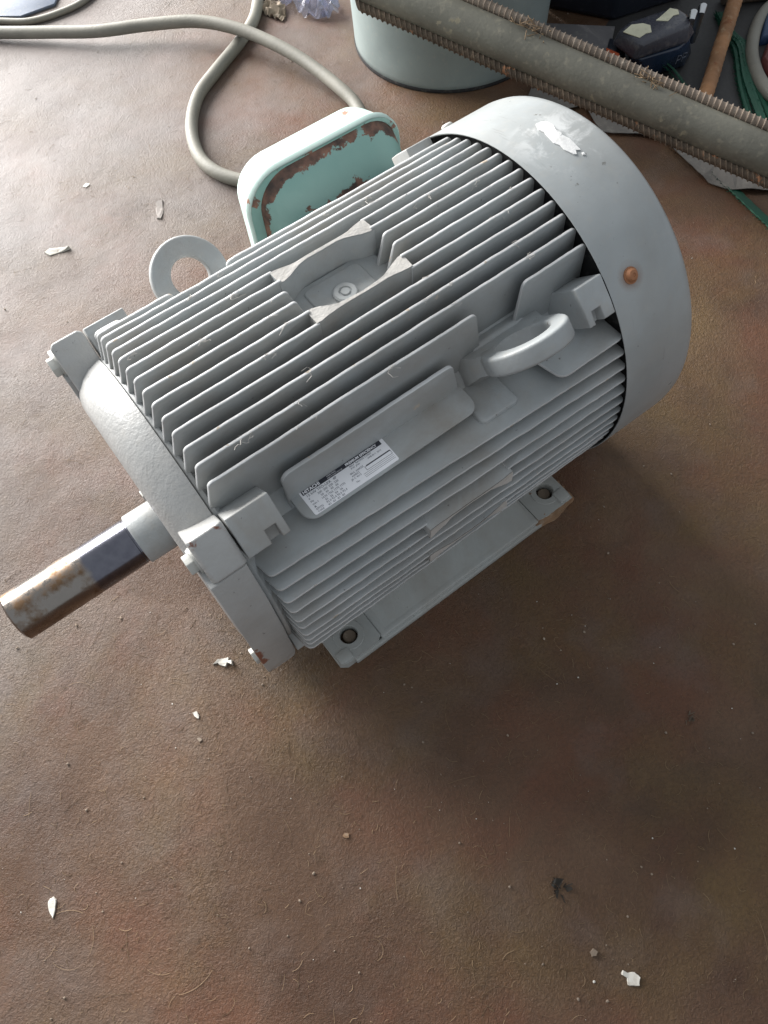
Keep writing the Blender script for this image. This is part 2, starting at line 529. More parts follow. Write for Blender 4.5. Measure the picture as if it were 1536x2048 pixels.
FINSEED = [0]
def fin(y, deg, x0, x1, rt=None, rb=None, th=3.2, **kw):
    FINSEED[0] += 1
    if rt is None:
        rt = math.sqrt(RF*RF - y*y)
    if rb is None:
        rb = math.sqrt(max(RSH*RSH - y*y, 100)) - 2
    ol = fin_outline(x0, x1, rb, rt, seed=FINSEED[0], **kw)
    mb = MB()
    sd = FINSEED[0]
    def bow(a):
        return 0.5 * mnoise.noise(Vector((a * 0.012, sd * 1.3, 5.0)))
    hb = th / 2
    mb.prism(ol, lambda a, b: (a, y - hb*(1.25 - 0.4*(b-rb)/max(rt-rb, 1)) + bow(a), AX + b),
                 lambda a, b: (a, y + hb*(1.25 - 0.4*(b-rb)/max(rt-rb, 1)) + bow(a), AX + b))
    mb.xf(rot(deg))
    o = part('cooling_fin', mb, M_EDGE, motor, bevel=0.75, seg=2, bevang=35, angle=60)
    o.data.materials.append(M_WORNLIT)
    ax = Vector((0, math.cos(R_(deg)), math.sin(R_(deg))))
    for f in o.data.polygons:
        if abs(f.normal.dot(ax)) < 0.80:
            f.material_index = 1
    return o

XF, XR = 62.0, 396.5
# top bank (upright fins)
for k in range(1, 15):
    y = -(k - 7.5) * PITCH
    kw = dict(xb0=50.3, c0=4.5, c1=5)
    if k in (7, 8):
        fin(y, 0, XF, 187, c0=4.5, c1=4, xb0=50.3, xb1=199)
        fin(y, 0, 271, XR, c0=4, c1=5, xb0=259)
    elif k in (5, 6, 9, 10):
        fin(y, 0, XF, 189, c0=4.5, c1=0.8, xb0=50.3)
        fin(y, 0, 269, XR, c0=0.8, c1=5)
    elif k == 14:
        fin(y, 0, XF, 289, c0=4.5, c1=5, xb0=50.3, xb1=296)
        fin(y, 0, 333, XR, c0=5, c1=5, xb0=328)
    elif k == 1:
        fin(y, 0, XF, 127, c0=4.5, c1=5, xb0=50.3, xb1=131)
        fin(y, 0, 174, XR, c0=5, c1=5, xb0=170)
    else:
        fin(y, 0, XF, XR, **kw)
# short outer fin on the far shoulder, and wall above the nameplate shelf
fin(92, 0, 62, 85, rt=127, rb=70, c0=5, c1=4)
fin(92, 0, 330, 390, rt=118, rb=70, c0=5, c1=5)
fin(-91.5, 0, 107, 259, rt=113.5, rb=70, c0=8, c1=6, xb1=266, th=4)
# side banks (level fins)
for side, deg in ((1, 90), (-1, -90)):
    for k in range(14):
        yl = (6.5 - k) * PITCH
        if side == -1 and not (-1 < k < 14):
            continue
        c = 13 if abs(yl) > 50 else 10
        if k == 0 and side == 1:
            fin(yl, deg, 330, XR, c0=9, c1=4, xb0=322)
            continue
        if k == 13 and side == -1:
            fin(yl, deg, 62, 128, c0=8, c1=5); fin(yl, deg, 176, XR, c0=5, c1=5)
            continue
        R1 = math.sqrt(RF*RF - yl*yl)
        R0 = (116, 129.5, 137, 143.2, 147, 150.5, 152, 154, 154, 153.2, 152.5, 148, 142, 130)[k]
        def at_x(x): return R0 + (R1 - R0)*(x - 64)/(XR - 64)
        if k in (6, 7) and side == -1:
            fin(yl, deg, 64, 187, rt=at_x(187), rt0=R0, c0=5, c1=4, xb0=60, xb1=199)
            fin(yl, deg, 271, XR, rt0=at_x(271), c0=4, c1=4, xb0=259)
        elif k in (4, 5, 8, 9):
            fin(yl, deg, 64, 189, rt=at_x(189), rt0=R0, c0=5, c1=0.8, xb0=60)
            fin(yl, deg, 269, XR, rt0=at_x(269), c0=0.8, c1=4)
        else:
            fin(yl, deg, 64, XR, rt0=R0, c0=5, c1=4, xb0=58)

# nameplate shelf, its wall is the fin above
sh = MB()
ol = rrect(108, 266, 80, 117.5, 11)
sh.prism(ol, lambda a, b: (a, -b, 239.0), lambda a, b: (a, -b, 242.4 - (b - 92) * 0.05))
part('nameplate_shelf', sh, M_FRAME, motor, bevel=0.9, angle=50)
# stepped cast pad under the near lifting eye
sp = MB()
sp.prism(rrect(262, 299, 90, 126, 5), lambda a, b: (a, -b, 222.0), lambda a, b: (a, -b, 233.0))
part('cast_step', sp, M_FRAME, motor, bevel=2.0, seg=3, angle=60)

# mounting webs with four bosses (top and near side)
WX = [(187, 14.5, 23.5), (191, 14.5, 23.6), (197, 11.5, 24), (203, 7.5, 25), (209, 4.6, 26), (217, 3.7, 26.6), (230, 3.4, 26.8),
      (242, 3.7, 26.6), (249, 4.6, 26), (255, 7.5, 25), (261, 11.5, 24.2), (267, 14.5, 23.6), (271, 14.5, 23.5)]
def web(sgn, deg):
    rnd = random.Random(sgn * 3 + deg)
    outer = [(x, sgn * (c + w/2)) for x, w, c in WX]
    inner = [(x, sgn * (c - w/2)) for x, w, c in WX]
    mb = MB()
    n = len(WX)
    vs, fs = [], []
    for z0 in (108, 0):
        for lst in (outer, inner):
            for i, (x, y) in enumerate(lst):
                z = z0 if z0 else 154.5 + 0.9*abs((x-229)/42)**2 + rnd.uniform(-.35, .35)
                vs.append((x + (rnd.uniform(-.4, .4) if not z0 else 0), y, AX + z))
    O0, I0, O1, I1 = 0, n, 2*n, 3*n
    for i in range(n - 1):
        fs += [(O0+i, O0+i+1, O1+i+1, O1+i), (I0+i, I1+i, I1+i+1, I0+i+1), (O1+i, O1+i+1, I1+i+1, I1+i)]
    fs += [(O0, O1, I1, I0), (O0+n-1, I0+n-1, I1+n-1, O1+n-1)]
    mb.add(vs, fs)
    mb.xf(rot(deg))
    w = part('mounting_web', mb, M_FRAME, motor, bevel=0.5, angle=40)
    # ground-off dusty top face of the web, four boss heads
    t = MB()
    vs2 = []
    for lst, s2 in ((outer, -1), (inner, 1)):
        for i, (x, y) in enumerate(lst):
            k = (O1 if lst is outer else I1) + i
            p = Vector(vs[k]); p.z += 0.45
            p.y += s2 * sgn * 0.5
            vs2.append(p)
    t.add(vs2, [(i, i+1, n+i+1, n+i) for i in range(n-1)])
    t.xf(rot(deg))
    part('boss_face', t, M_DUST, w)
for dg in (0, 90):
    web(1, dg); web(-1, dg)
for dg in (0, 90, -90):
    pf = MB()
    pf.prism(rrect(188, 270, -24, 24, 6), lambda a, b: (a, b, AX + 108), lambda a, b: (a, b, AX + 132.5))
    pf.prism(rrect(203, 254, -19, 19, 5), lambda a, b: (a, b, AX + 128), lambda a, b: (a, b, AX + 134.0))
    pf.xf(rot(dg))
    pad = part('mounting_pad', pf, M_FRAME, motor, bevel=1.6, seg=3, angle=60)
    if dg == 0:
        pl = MB()
        pl.lathe([(AX+132, 9.6), (AX+136.2, 9.6), (AX+137.4, 8.4), (AX+137.4, 5.2), (AX+136.2, 4.6), (AX+136.2, 3.6), (AX+137.6, 3.2), (AX+137.6, 0.01)], 28,
                 lambda a, c, s: (228 + c, -3.5 + s, a))
        part('plug', pl, M_EDGE, pad, angle=30)

# lifting eyes on the two upper shoulders
def eye(xc, deg, label):
    mb = MB()
    # profile of the ring, revolved about the eye's own axis (local y), then turned to 45 degrees
    ro, ri, h, b = (31.5, 15.5, 6.5, 2.6) if deg < 0 else (35.0, 21.0, 7.8, 2.8)
    prof = []
    for (hh, rr, aa) in ((h-b, ro-b, 0), (h-b, ri+b, 90), (-h+b, ri+b, 180), (-h+b, ro-b, 270)):
        for k in range(5):
            w = R_(aa + 90*k/4)
            prof.append((hh + b*math.sin(w), rr + b*math.cos(w)))
    mb.lathe(prof, 48, lambda a, c, s: (xc + c, a, AX + 157 + s), closed=True)
    # foot of the eye flaring into the shell
    st = [(-40, 108), (40, 108), (39, 124), (34, 136), (30, 148), (ri+1, 150), (ri*0.8, 157-ri*0.6-0.4), (ri*0.35, 157-ri*0.936-0.4), (0, 157-ri-0.4), (-ri*0.35, 157-ri*0.936-0.4), (-ri*0.8, 157-ri*0.6-0.4), (-ri-1, 150), (-30, 148), (-34, 136), (-39, 124)]
    mb.prism(st, lambda a, b: (xc + a, -h + 0.3 - max(0, (134 - b))*0.35, AX + b), lambda a, b: (xc + a, h - 0.3 + max(0, (134 - b))*0.35, AX + b))
    mb.xf(rot(deg))
    part('lifting_eye', mb, M_CAST if False else M_FRAME, motor, bevel=0.0, angle=50)
eye(152.5, -45, None)
eye(313.0, 45, None)
# saddles the eyes grow out of
for xc, dg in ((152.5, -45), (313, 45)):
    sd = MB()
    sd.prism(rrect(xc-32, xc+32, -17, 17, 8), lambda a, b: (a, b, AX+104), lambda a, b: (xc+(a-xc)*0.86, b*0.8, AX+128))
    sd.xf(rot(dg))
    part('eye_saddle', sd, M_FRAME, motor, bevel=3, seg=3, angle=60)

# cast lugs at the shoulders, front and rear, with a square notch
def hfield(xs, ys, H, zb):
    mb = MB()
    nx, ny = len(xs)-1, len(ys)-1
    h = lambda i, j: H[i][j] if 0 <= i < nx and 0 <= j < ny else zb
    for i in range(nx):
        for j in range(ny):
            z = H[i][j]
            a, b_, c, d = xs[i], xs[i+1], ys[j], ys[j+1]
            mb.add([(a, c, z), (b_, c, z), (b_, d, z), (a, d, z)], [(0, 1, 2, 3)])
            for (p, q, oz) in (((a, c), (b_, c), h(i, j-1)), ((b_, c), (b_, d), h(i+1, j)), ((b_, d), (a, d), h(i, j+1)), ((a, d), (a, c), h(i-1, j))):
                if oz < z:
                    mb.add([p + (oz,), q + (oz,), q + (z,), p + (z,)], [(0, 1, 2, 3)])
    return mb
def lug(x0, x1, deg, mirror=False):
    hw = 16
    n0, n1 = (x1 - 15, x1 - 6) if not mirror else (x0 + 6, x0 + 15)
    mb = hfield([x0, n0, n1, x1], [-hw, 5, hw], [[AX+162, AX+162], [AX+162, AX+153], [AX+162, AX+162]], AX+100)
    # slightly crowned outer face, sloping down away from the motor's end
    mb.xf(lambda p: Vector((p.x, p.y, p.z - (0.0022*(p.y)**2 if p.z > AX+140 else 0))))
    if deg in (45, -135):
        mb.xf(lambda p: Vector((p.x, -p.y, p.z)))
    mb.xf(rot(deg))
    return part('casting_lug', mb, M_FRAME, motor, bevel=1.0, angle=45)
for dg in (45, -45, 135, -135):
    lug(58.6, 92, dg)
    lug(366, 392, dg, True)

# drive-end bracket with ears and bolts
br = MB()
br.lathe([(26.5, 23), (26.2, 40), (26.0, 62), (25.5, 66), (25.5, 112), (27.5, 119), (31, 125.5), (37, 131.5), (45, 136), (53, 138.2), (55.6, 138.6), (55.6, 60)], 96, fnx)
bracket = part('end_bracket', br, M_CAST, motor, 'rough cast end shield with rust spots', angle=50)
for dg in (45, -45, 135, -135):
    er = MB()
    er.prism([(30, 105), (57, 105), (57, 160), (54, 163), (33, 163), (30, 160)],
             lambda a, b: (a, -17, AX + b), lambda a, b: (a, 17, AX + b))
    er.xf(rot(dg))
    part('ear', er, M_CAST, bracket, bevel=1.6, seg=3, angle=50)
    bo = MB()
    hexp = [(8.2*math.cos(R_(60*k+12)), 8.2*math.sin(R_(60*k+12))) for k in range(6)]
    bo.prism(hexp, lambda a, b: (22.5, a, AX + 148 + b), lambda a, b: (29, a, AX + 148 + b))
    bo.lathe([(28.4, 10.0), (30.2, 10.0)], 20, lambda a, c, s: (a, c, AX + 148 + s))
    bo.xf(rot(dg))
    part('bolt', bo, M_BOLT, bracket, bevel=0.7, angle=40)
# flat sides of the bracket between the ears
for dg in (90, -90, 180):
    fl = MB()
    fl.prism([(-101, 127), (-58, 139.4), (58, 139.4), (101, 127), (99, 90), (-99, 90)], lambda a, b: (26.6, a, AX+b), lambda a, b: (55.4, a, AX+b))
    fl.xf(rot(dg))
    part('bracket_side', fl, M_CAST, bracket, bevel=1.4, angle=30, bevang=50)

# shaft
sf = MB()
sf.lathe([(-110.3, 0.01), (-110.3, 18.8), (-108.6, 21.0), (-2, 21.0), (-1.5, 20.6), (0.5, 20.6)], 64, fnx)
shaft = part('shaft', sf, M_SHAFT, motor, 'bare steel shaft end stained brown', angle=30)
sc = MB()
sc.lathe([(0, 12), (0, 21.9), (0.8, 22.6), (26, 22.6)], 64, fnx)
part('shaft_shoulder', sc, M_FRAME, shaft, 'grey painted shoulder of the shaft', angle=30)
# feet
def foot(sgn, label=None):
    """sgn -1 = near side. plate with two drilled holes, thicker sloping middle"""
    mb = MB()
    Y = lambda y: sgn * y
    x0, x1 = 84.5, 381.0
    zt = 12.0
    yi, yo = 88.0, 150.0
    segs = 24
    def holed(mb, xa, xb, hx, hy, r):
        # square cell xa..xb, ya..yo with round hole
        ring, sq = [], []
        for k in range(segs):
            w = 2*math.pi*(k + 0.5)/segs
            c, s = math.cos(w), math.sin(w)
            ring.append((hx + r*c, hy + r*s))
            # project onto rectangle
            tx = ((xb - hx) if c > 0 else (xa - hx)) / (c if abs(c) > 1e-6 else 1e-6)
            ty = ((yo - hy) if s > 0 else (yi - hy)) / (s if abs(s) > 1e-6 else 1e-6)
            t = min(abs(tx), abs(ty))
            sq.append((hx + t*c, hy + t*s))
        vs = []
        for z in (zt, 0):
            vs += [(a, Y(b), z) for a, b in ring] + [(a, Y(b), z) for a, b in sq]
        fs = []
        n = segs
        for k in range(n):
            j = (k+1) % n
            fs += [(k, j, n+j, n+k), (2*n+k, 3*n+k, 3*n+j, 2*n+j), (k, 2*n+k, 2*n+j, j), (n+k, n+j, 3*n+j, 3*n+k)]
        mb.add(vs, fs)
        return ring
    # sloping middle
    md = MB()
    def zf(y): return 14.0 + max(0, (143 - y)) * 0.32
    vs = []
    for x, ins in ((133, 0), (140, 1), (328, 1), (335, 0)):
        for y in (88, 118, 143, 149.4):
            z = zf(y) if ins else 11.0
            vs.append((x, Y(y), z))
    fs = [(i*4+j, i*4+j+1, (i+1)*4+j+1, (i+1)*4+j) for i in range(3) for j in range(3)]
    nb = len(vs)
    vs += [(133, Y(88), 0), (133, Y(149.4), 0), (335, Y(88), 0), (335, Y(149.4), 0)]
    fs += [(0, 1, 2, 3, nb+1, nb), (12, nb+2, nb+3, 15, 14, 13), (3, 7, 11, 15, nb+3, nb+1), (nb, nb+1, nb+3, nb+2), (0, nb, nb+2, 12, 8, 4)]
    md.add(vs, fs)
    plate = part('mounting_foot', md, M_FOOT, motor, label, bevel=1.2, angle=45)
    for xa, xb, hx in ((x0, 133, 108.5), (335, x1, 362.5)):
        mb = MB()
        holed(mb, xa, xb, hx, 127, 9.0)
        part('foot_end', mb, M_FOOT, plate, angle=40)
    # web from foot to shell, raised corner land
    wb = MB()
    wb.prism([(92, 8), (374, 8), (366, 62), (100, 62)], lambda a, b: (a, Y(86 + (b-8)*0.06), b), lambda a, b: (a, Y(100 + (b-8)*0.06), b))
    part('foot_web', wb, M_FOOT, plate, bevel=1.5)
    for hx in (108.5, 362.5):
        ws = MB()
        ws.lathe([(zt+0.1, 15.5), (zt+0.7, 15.0), (zt+0.7, 9.6), (zt-0.5, 9.1), (zt-11, 9.05)], 28, lambda a, c, s: (hx + c, Y(127) + s, a))
        part('spot_face', ws, M_FOOT, plate, angle=40)
        dk = MB()
        dk.lathe([(0.3, 6.6), (5.0, 6.6), (5.8, 5.8), (6.0, 0.01)], 18, lambda a, c, s: (hx + 0.8 + c, Y(127) + 0.6 + s, a))
        part('hole_debris', dk, M_STONE, plate, 'dirt packed in the bolt hole')
    for xa, xb, ya in ((86, 100, 136), (366, 379, 134)):
        ld = MB()
        ld.box(xa, xb, min(Y(ya), Y(148)), max(Y(ya), Y(148)), 8, 14.5)
        part('corner_land', ld, M_FOOT, plate, bevel=1.5)
    lp = MB()
    lp.box(100, 366, min(Y(148.0), Y(152.5)), max(Y(148.0), Y(152.5)), 0.2, 8.5)
    part('edge_flange', lp, M_FOOT, plate, bevel=1.2)
    return plate
nf = foot(-1)
foot(1)
# rust scale on the rear near corner of the foot
rs = MB()
rnd = random.Random(4)
pts = []
for k in range(15):
    t = k / 14
    pts.append((330 + 52*t, -150.6 - 3.2*math.sin(math.pi*min(1, t*1.1)) - rnd.uniform(0, 1.5)))
for k in range(10):
    pts.append((382.5 + rnd.uniform(-0.5, 1.2), -150.6 + 24*k/9))
back = [(a - 7 if i > 14 else a, b + 7) for i, (a, b) in enumerate(pts)]
n = len(pts)
vs = [(a, b, 0.3) for a, b in pts] + [(a, b, 8 + rnd.uniform(0, 4)) for a, b in pts] + [(a, b, 10 + rnd.uniform(0, 2.5)) for a, b in back]
rs.add(vs, [(i, i+1, n+i+1, n+i) for i in range(n-1)] + [(n+i, n+i+1, 2*n+i+1, 2*n+i) for i in range(n-1)])
part('rust_scale', rs, M_RUSTBR, nf, 'rusty flaking corner of the foot')

# fan cowl
cw = MB()
RC = 161.6
prof = [(394, RC-1.6), (393, RC-0.8), (393, RC-0.2), (394, RC), (430, RC), (462, RC), (467, RC-0.8), (470.5, RC-3.2), (472.3, RC-7), (473, RC-13),
        (478, RC-45), (481, RC-90), (482, 30), (482, 0.01)]
cw.lathe(prof, 128, fnx)
inner = MB()
inner.lathe([(394, RC-1.6), (404, RC-1.7), (440, RC-1.8), (466, RC-4), (470, RC-14)], 128, fnx)
cw.add(inner.v, inner.f)
cowl = part('fan_cowl', cw, M_COWL, motor, 'smooth pale grey sheet metal fan cowl', angle=40)
ib = MB()
ib.lathe([(399.6, 60), (399.6, 127), (403, 150), (406, RC-2)], 96, fnx)
part('gap_shade_ring', ib, M_BLACK, motor)  # black ring painting in the shade of the gap behind the fins
def on_cowl(x, a, lift):      # a = angle from the top towards the near side
    return Vector((x, -(RC+lift)*math.sin(a), AX + (RC+lift)*math.cos(a)))
# rusty cowl screw
c0 = on_cowl(416, 0.775, 0)
nrm = Vector((0, -math.sin(0.775), math.cos(0.775)))
t1 = Vector((1, 0, 0)); t2 = nrm.cross(t1)
sw = MB()
sw.lathe([(-1, 6.6), (0.7, 6.6), (0.9, 5.4), (2.6, 5.0), (4.0, 3.8), (4.5, 1.6), (3.9, 1.2), (3.9, 0.01)], 24, lambda a, c, s: c0 + nrm*a + t1*c + t2*s)
part('cowl_screw', sw, M_RUSTBOLT, cowl, 'small rusty brown screw on the cowl')
c1 = on_cowl(421, -0.79, 0)
nr2 = Vector((0, math.sin(0.79), math.cos(0.79))); u2 = nr2.cross(t1)
sw2 = MB()
sw2.lathe([(-1, 5.4), (0.6, 5.4), (1.6, 5.0), (2.6, 3.6), (2.9, 0.01)], 24, lambda a, c, s: c1 + nr2*a + t1*c + u2*s)
part('cowl_screw', sw2, M_BOLT, cowl)
# torn paper sticker left on the cowl
def patch(outline, lift):
    """outline in (x, angle) on the cowl -> thin curled sheet"""
    mb = MB()
    n = len(outline)
    cx = sum(p[0] for p in outline)/n; ca = sum(p[1] for p in outline)/n
    vs = [on_cowl(x, a, lift + 0.25*math.sin(7*i)) for i, (x, a) in enumerate(outline)] + [on_cowl(cx, ca, lift + 0.4)]
    vs += [on_cowl(x, a, 0.05) for x, a in outline]
    fs = [(i, (i+1) % n, n) for i in range(n)] + [(i, (i+1) % n, n+1+(i+1) % n, n+1+i) for i in range(n)]
    mb.add(vs, fs)
    return mb
PAPER1 = [(434,-.135),(438,-.13),(441.5,-.115),(442,-.07),(439.5,-.03),(440.5,.0),(439.5,.015),(441,.06),(440,.105),(439.5,.14),(436,.128),(434,.15),(432,.142),(431,.12),(429.5,.095),(430,.06),(428,.03),(429.5,-.02),(431,-.055),(430,-.09)]
PAPER2 = [(441.5,-.03),(446,-.005),(451,.012),(446,.012),(441.5,.0)]
PAPER3 = [(438,.155),(440,.16),(439.5,.175),(437.5,.17)]
pp = patch(PAPER1, 0.8)
for P in (PAPER3,):
    q = patch(P, 0.6); pp.add(q.v, q.f)
part('torn_sticker', pp, M_PAPER, cowl, 'torn white paper sticker stuck on the cowl', smooth=False)

# cobweb and fluff caught on the fin edges
fz = MB()
rnd = random.Random(77)
for k in range(46):
    kk = rnd.randint(2, 14); y = -(kk - 7.5)*PITCH
    x = rnd.uniform(66, 385)
    if 180 < x < 280 and 5 <= kk <= 10: continue
    z = AX + math.sqrt(RF*RF - y*y)
    c = Vector((x, y, z))
    for j in range(rnd.randint(1, 4)):
        pts = [c + Vector((rnd.gauss(0, 2.0), rnd.gauss(0, 0.8), rnd.uniform(-0.2, 0.8)))]
        for q in range(4):
            pts.append(pts[-1] + Vector((rnd.gauss(0, 2.4), rnd.gauss(-0.6, 1.2), rnd.gauss(-0.3, 1.0))))
        fz.tube(pts, rnd.choice((0.12, 0.16, 0.25)), 3, cap=False)
fzo = part('cobweb_fluff', fz, M_FLUFF, motor, 'pale cobweb and fluff on the fin edges')
fzo['kind'] = 'stuff'

# nameplate with its print
npm = MB()
NX0, NX1, NY0, NY1, NZ = 115.5, 190.5, 92.6, 115.2, 242.45
npm.prism(rrect(NX0, NX1, NY0, NY1, 1.6), lambda a, b: (a, -b, NZ - (b-92)*0.05 - 0.3), lambda a, b: (a, -b, NZ - (b-92)*0.05 + 0.45))
plate = part('nameplate', npm, M_LABEL, motor, 'white printed maker nameplate', bevel=0.15)
def npz(yb): return NZ - (yb-92)*0.05
def np_quad(mb, xa, xb, ya, yb, lift=0.55):
    mb.add([(xa, -ya, npz(ya)+lift), (xb, -ya, npz(ya)+lift), (xb, -yb, npz(yb)+lift), (xa, -yb, npz(yb)+lift)], [(0, 1, 2, 3)])
hb = MB()
np_quad(hb, NX0+1.5, NX1-3.0, NY0+0.9, NY0+4.7)
np_quad(hb, 167.5, 189, 104.6, 105.3)
for ya, yb in ((105.3, 105.55), (108.2, 108.45), (109.6, 109.8), (111, 111.2), (112.3, 112.5)):
    np_quad(hb, 162 if ya > 109 else 166, 189.2, ya, yb)
np_quad(hb, 166, 166.25, 104.9, 108.4); np_quad(hb, 189, 189.25, 104.9, 108.4)
part('printed_bar', hb, M_INK, plate, smooth=False)
def text_mesh(items, lift):
    mb = MB()
    for (s, x, yb, h, bold) in items:
        cu = bpy.data.curves.new('t', 'FONT')
        cu.body = s; cu.size = h * 1.38; cu.resolution_u = 2
        cu.offset = 0.045*h if bold else 0.0
        ob = bpy.data.objects.new('t', cu)
        COL.objects.link(ob)
        dg = bpy.context.evaluated_depsgraph_get()
        me = bpy.data.meshes.new_from_object(ob.evaluated_get(dg))
        mb.add([(x + v.co.x, -(yb - v.co.y), npz(yb) + lift + v.co.y*0.05) for v in me.vertices], [tuple(p.vertices) for p in me.polygons])
        bpy.data.objects.remove(ob); bpy.data.curves.remove(cu); bpy.data.meshes.remove(me)
    return mb
white = [('HITACHI', 117.8, 96.7, 2.7, True), ('PREMIUM EFFICIENCY', 155.5, 96.5, 2.1, True), ('THREE PHASE', 139, 95.2, 1.0, False), ('INDUCTION MOTOR', 139, 96.8, 1.0, False)]
part('header_lettering', text_mesh(white, 0.66), M_LABEL, plate, smooth=False)
rows = [('15 kW TFO-LKK  4P', 118.5, 100.2, 2.2, False),
        ('V', 118.5, 102.8, 1.7, False), ('200  200  220  220', 126.5, 102.8, 1.7, False),
        ('Hz', 118.5, 105.3, 1.7, False), ('50   60   60   60', 127.5, 105.3, 1.7, False),
        ('min-1', 118.5, 107.8, 1.7, False), ('1470 1765 1775 1775', 126.5, 107.8, 1.7, False),
        ('A', 118.5, 110.2, 1.7, True), ('55   56   54   54', 128, 110.2, 1.7, False),
        ('EFF(%)', 118.5, 112.5, 1.6, False), ('92.0 92.4 92.6 92.4', 127.5, 112.5, 1.7, False),
        ('CODE', 118.5, 114.7, 1.4, False), ('IE3   IE3   IE3   IE3', 127.5, 114.7, 1.4, False),
        ('INS.F  RATING CONT', 157, 99.2, 1.5, False), ('IP44  JP44', 157, 101.2, 1.4, False), ('AMB.40 C  2013', 172, 101.4, 1.3, False),
        ('BRG. 6309ZZ', 154, 104.6, 1.5, False), ('6308ZZ', 154, 106.8, 1.5, False), ('JIS C 4213', 152, 109.0, 1.5, False), ('No.', 154, 112.5, 1.5, False)]
part('print_lettering', text_mesh(rows, 0.60), M_PRINT, plate, smooth=False)

# terminal box on the far side
tb = MB()
def ringpts(x0, x1, z0, z1, r, y):
    return [(a, y, b) for a, b in rrect(x0, x1, z0, z1, r, 8)]
def loft(mb, rings, cap0=False, cap1=False):
    n = len(rings[0])
    vs = [p for rg in rings for p in rg]
    fs = []
    for i in range(len(rings)-1):
        for k in range(n):
            j = (k+1) % n
            fs.append((i*n+k, i*n+j, (i+1)*n+j, (i+1)*n+k))
    if cap0: fs.append(tuple(range(n-1, -1, -1)))
    if cap1: fs.append(tuple(range((len(rings)-1)*n, len(rings)*n)))
    mb.add(vs, fs)
TX0, TX1, TZ0, TZ1, TY = 249, 428, 70, 253, 196
body = MB()
BR = [(112, 44, 26, 84, 24, 0.9), (140, 38, 22, 58, 26, 0.9), (152, 34, 18, 45, 30, 0.8), (160, 30, 15, 35, 33, 0.7), (166, 26, 13, 28, 35, 0.45), (172, 22, 11, 21.5, 36, 0.1),
      (178, 18.5, 9.5, 15, 37, 0.1), (183, 16, 8.5, 10.5, 37, 0.8), (187, 14.5, 8, 7.5, 37, 1.35), (191, 13.5, 7.5, 5.2, 36, 1.45), (TY-1, 13, 7, 3.6, 36, 1.45)]
rings = []
for (yy, il, ir, it, rr, wv) in BR:
    rg = [(a, yy, b) for a, b in rrect(TX0+il, TX1-ir, TZ0+12+it*0.5, TZ1-it, rr, 10)]
    rings.append(rg)
loft(body, rings, True, True)
tbo = part('terminal_box', body, M_TEAL, motor, 'teal painted terminal box with rust along its edges', angle=60)
me = tbo.data
at = me.attributes.new('wear', 'FLOAT', 'POINT')
for i, v in enumerate(me.vertices):
    y = v.co.y / MM
    w = min(BR, key=lambda t: abs(t[0]-y))[5]
    at.data[i].value = w if v.co.z/MM > 150 else w*0.3
lid = MB()
loft(lid, [ringpts(TX0+12, TX1-6.6, TZ0+10, TZ1-3.4, 35, TY-0.5), ringpts(TX0+1.2, TX1-1.2, TZ0+1, TZ1-1, 38, TY-0.8), ringpts(TX0, TX1, TZ0, TZ1, 39, TY+0.6),
           ringpts(TX0, TX1, TZ0, TZ1, 39, TY+5), ringpts(TX0+2.2, TX1-2.2, TZ0+2, TZ1-2, 38, TY+6.5),
           ringpts(TX0+6, TX1-8, TZ0+6, TZ1-5, 36, TY+28), ringpts(TX0+9, TX1-11, TZ0+9, TZ1-8, 34, TY+37), ringpts(TX0+16, TX1-18, TZ0+15, TZ1-15, 28, TY+43),
           ringpts(TX0+30, TX1-32, TZ0+30, TZ1-30, 20, TY+45)], False, True)
lido = part('lid', lid, M_TEALLID, tbo, 'teal lid of the terminal box, lightened as if lit', angle=50)
fl = MB()
loft(fl, [ringpts(TX0+12.6, TX1-6.8, TZ0+11, TZ1-3.5, 35.5, TY-1.6), ringpts(TX0+1.8, TX1-1.6, TZ0+2.4, TZ1-1.5, 38, TY-1.4)])
lipo = part('lid_rim', fl, M_TEAL, lido)
me = lipo.data
at = me.attributes.new('wear', 'FLOAT', 'POINT')
for i, v in enumerate(me.vertices):
    at.data[i].value = 0.62 if v.co.z/MM > 215 else 0.05

# ------------------------------------------------------------------ things around the motor
# thick cable looping across the floor behind the motor
path = [(150,1165,9.4),(205,1105,9.4),(252,1050,12),(313,989,15),(372,930,19),(437,882,24),(498,828,29),(535,770,29.5),(560,708,26),(577,640,21),(584,560,16),(580,505,12),
        (548,440,10),(480,408,9.4),(415,436,9.4),(373.6,487.4,9.4),(352.2,532.3,9.4),(352,580,9.4),(375,638.5,9.4),(417,692,9.4),(468.6,726,9.4),(531.6,762,9.4),(581,796.6,9.4),(617,838,9.4),(660,900,9.4),(720,985,9.4)]
cb = MB(); cb.tube(spline(path, 8), 9.2, 16)
solo('power_cable', cb, M_CABLE, 'thick grey-brown cable crossing over itself in a loop behind the motor', 'cable', angle=60)
cb = MB(); cb.tube(spline([(180,1190,5),(240,1120,5),(267.7,1094.6,5),(306.5,1059.3,5),(355.7,1046.7,5),(404.3,1050.5,5),(470,1085,5)], 8), 5.0, 10)
solo('thin_cable', cb, M_CABLE, 'thin cable along the far left edge behind the thick cable', 'cable', angle=60)

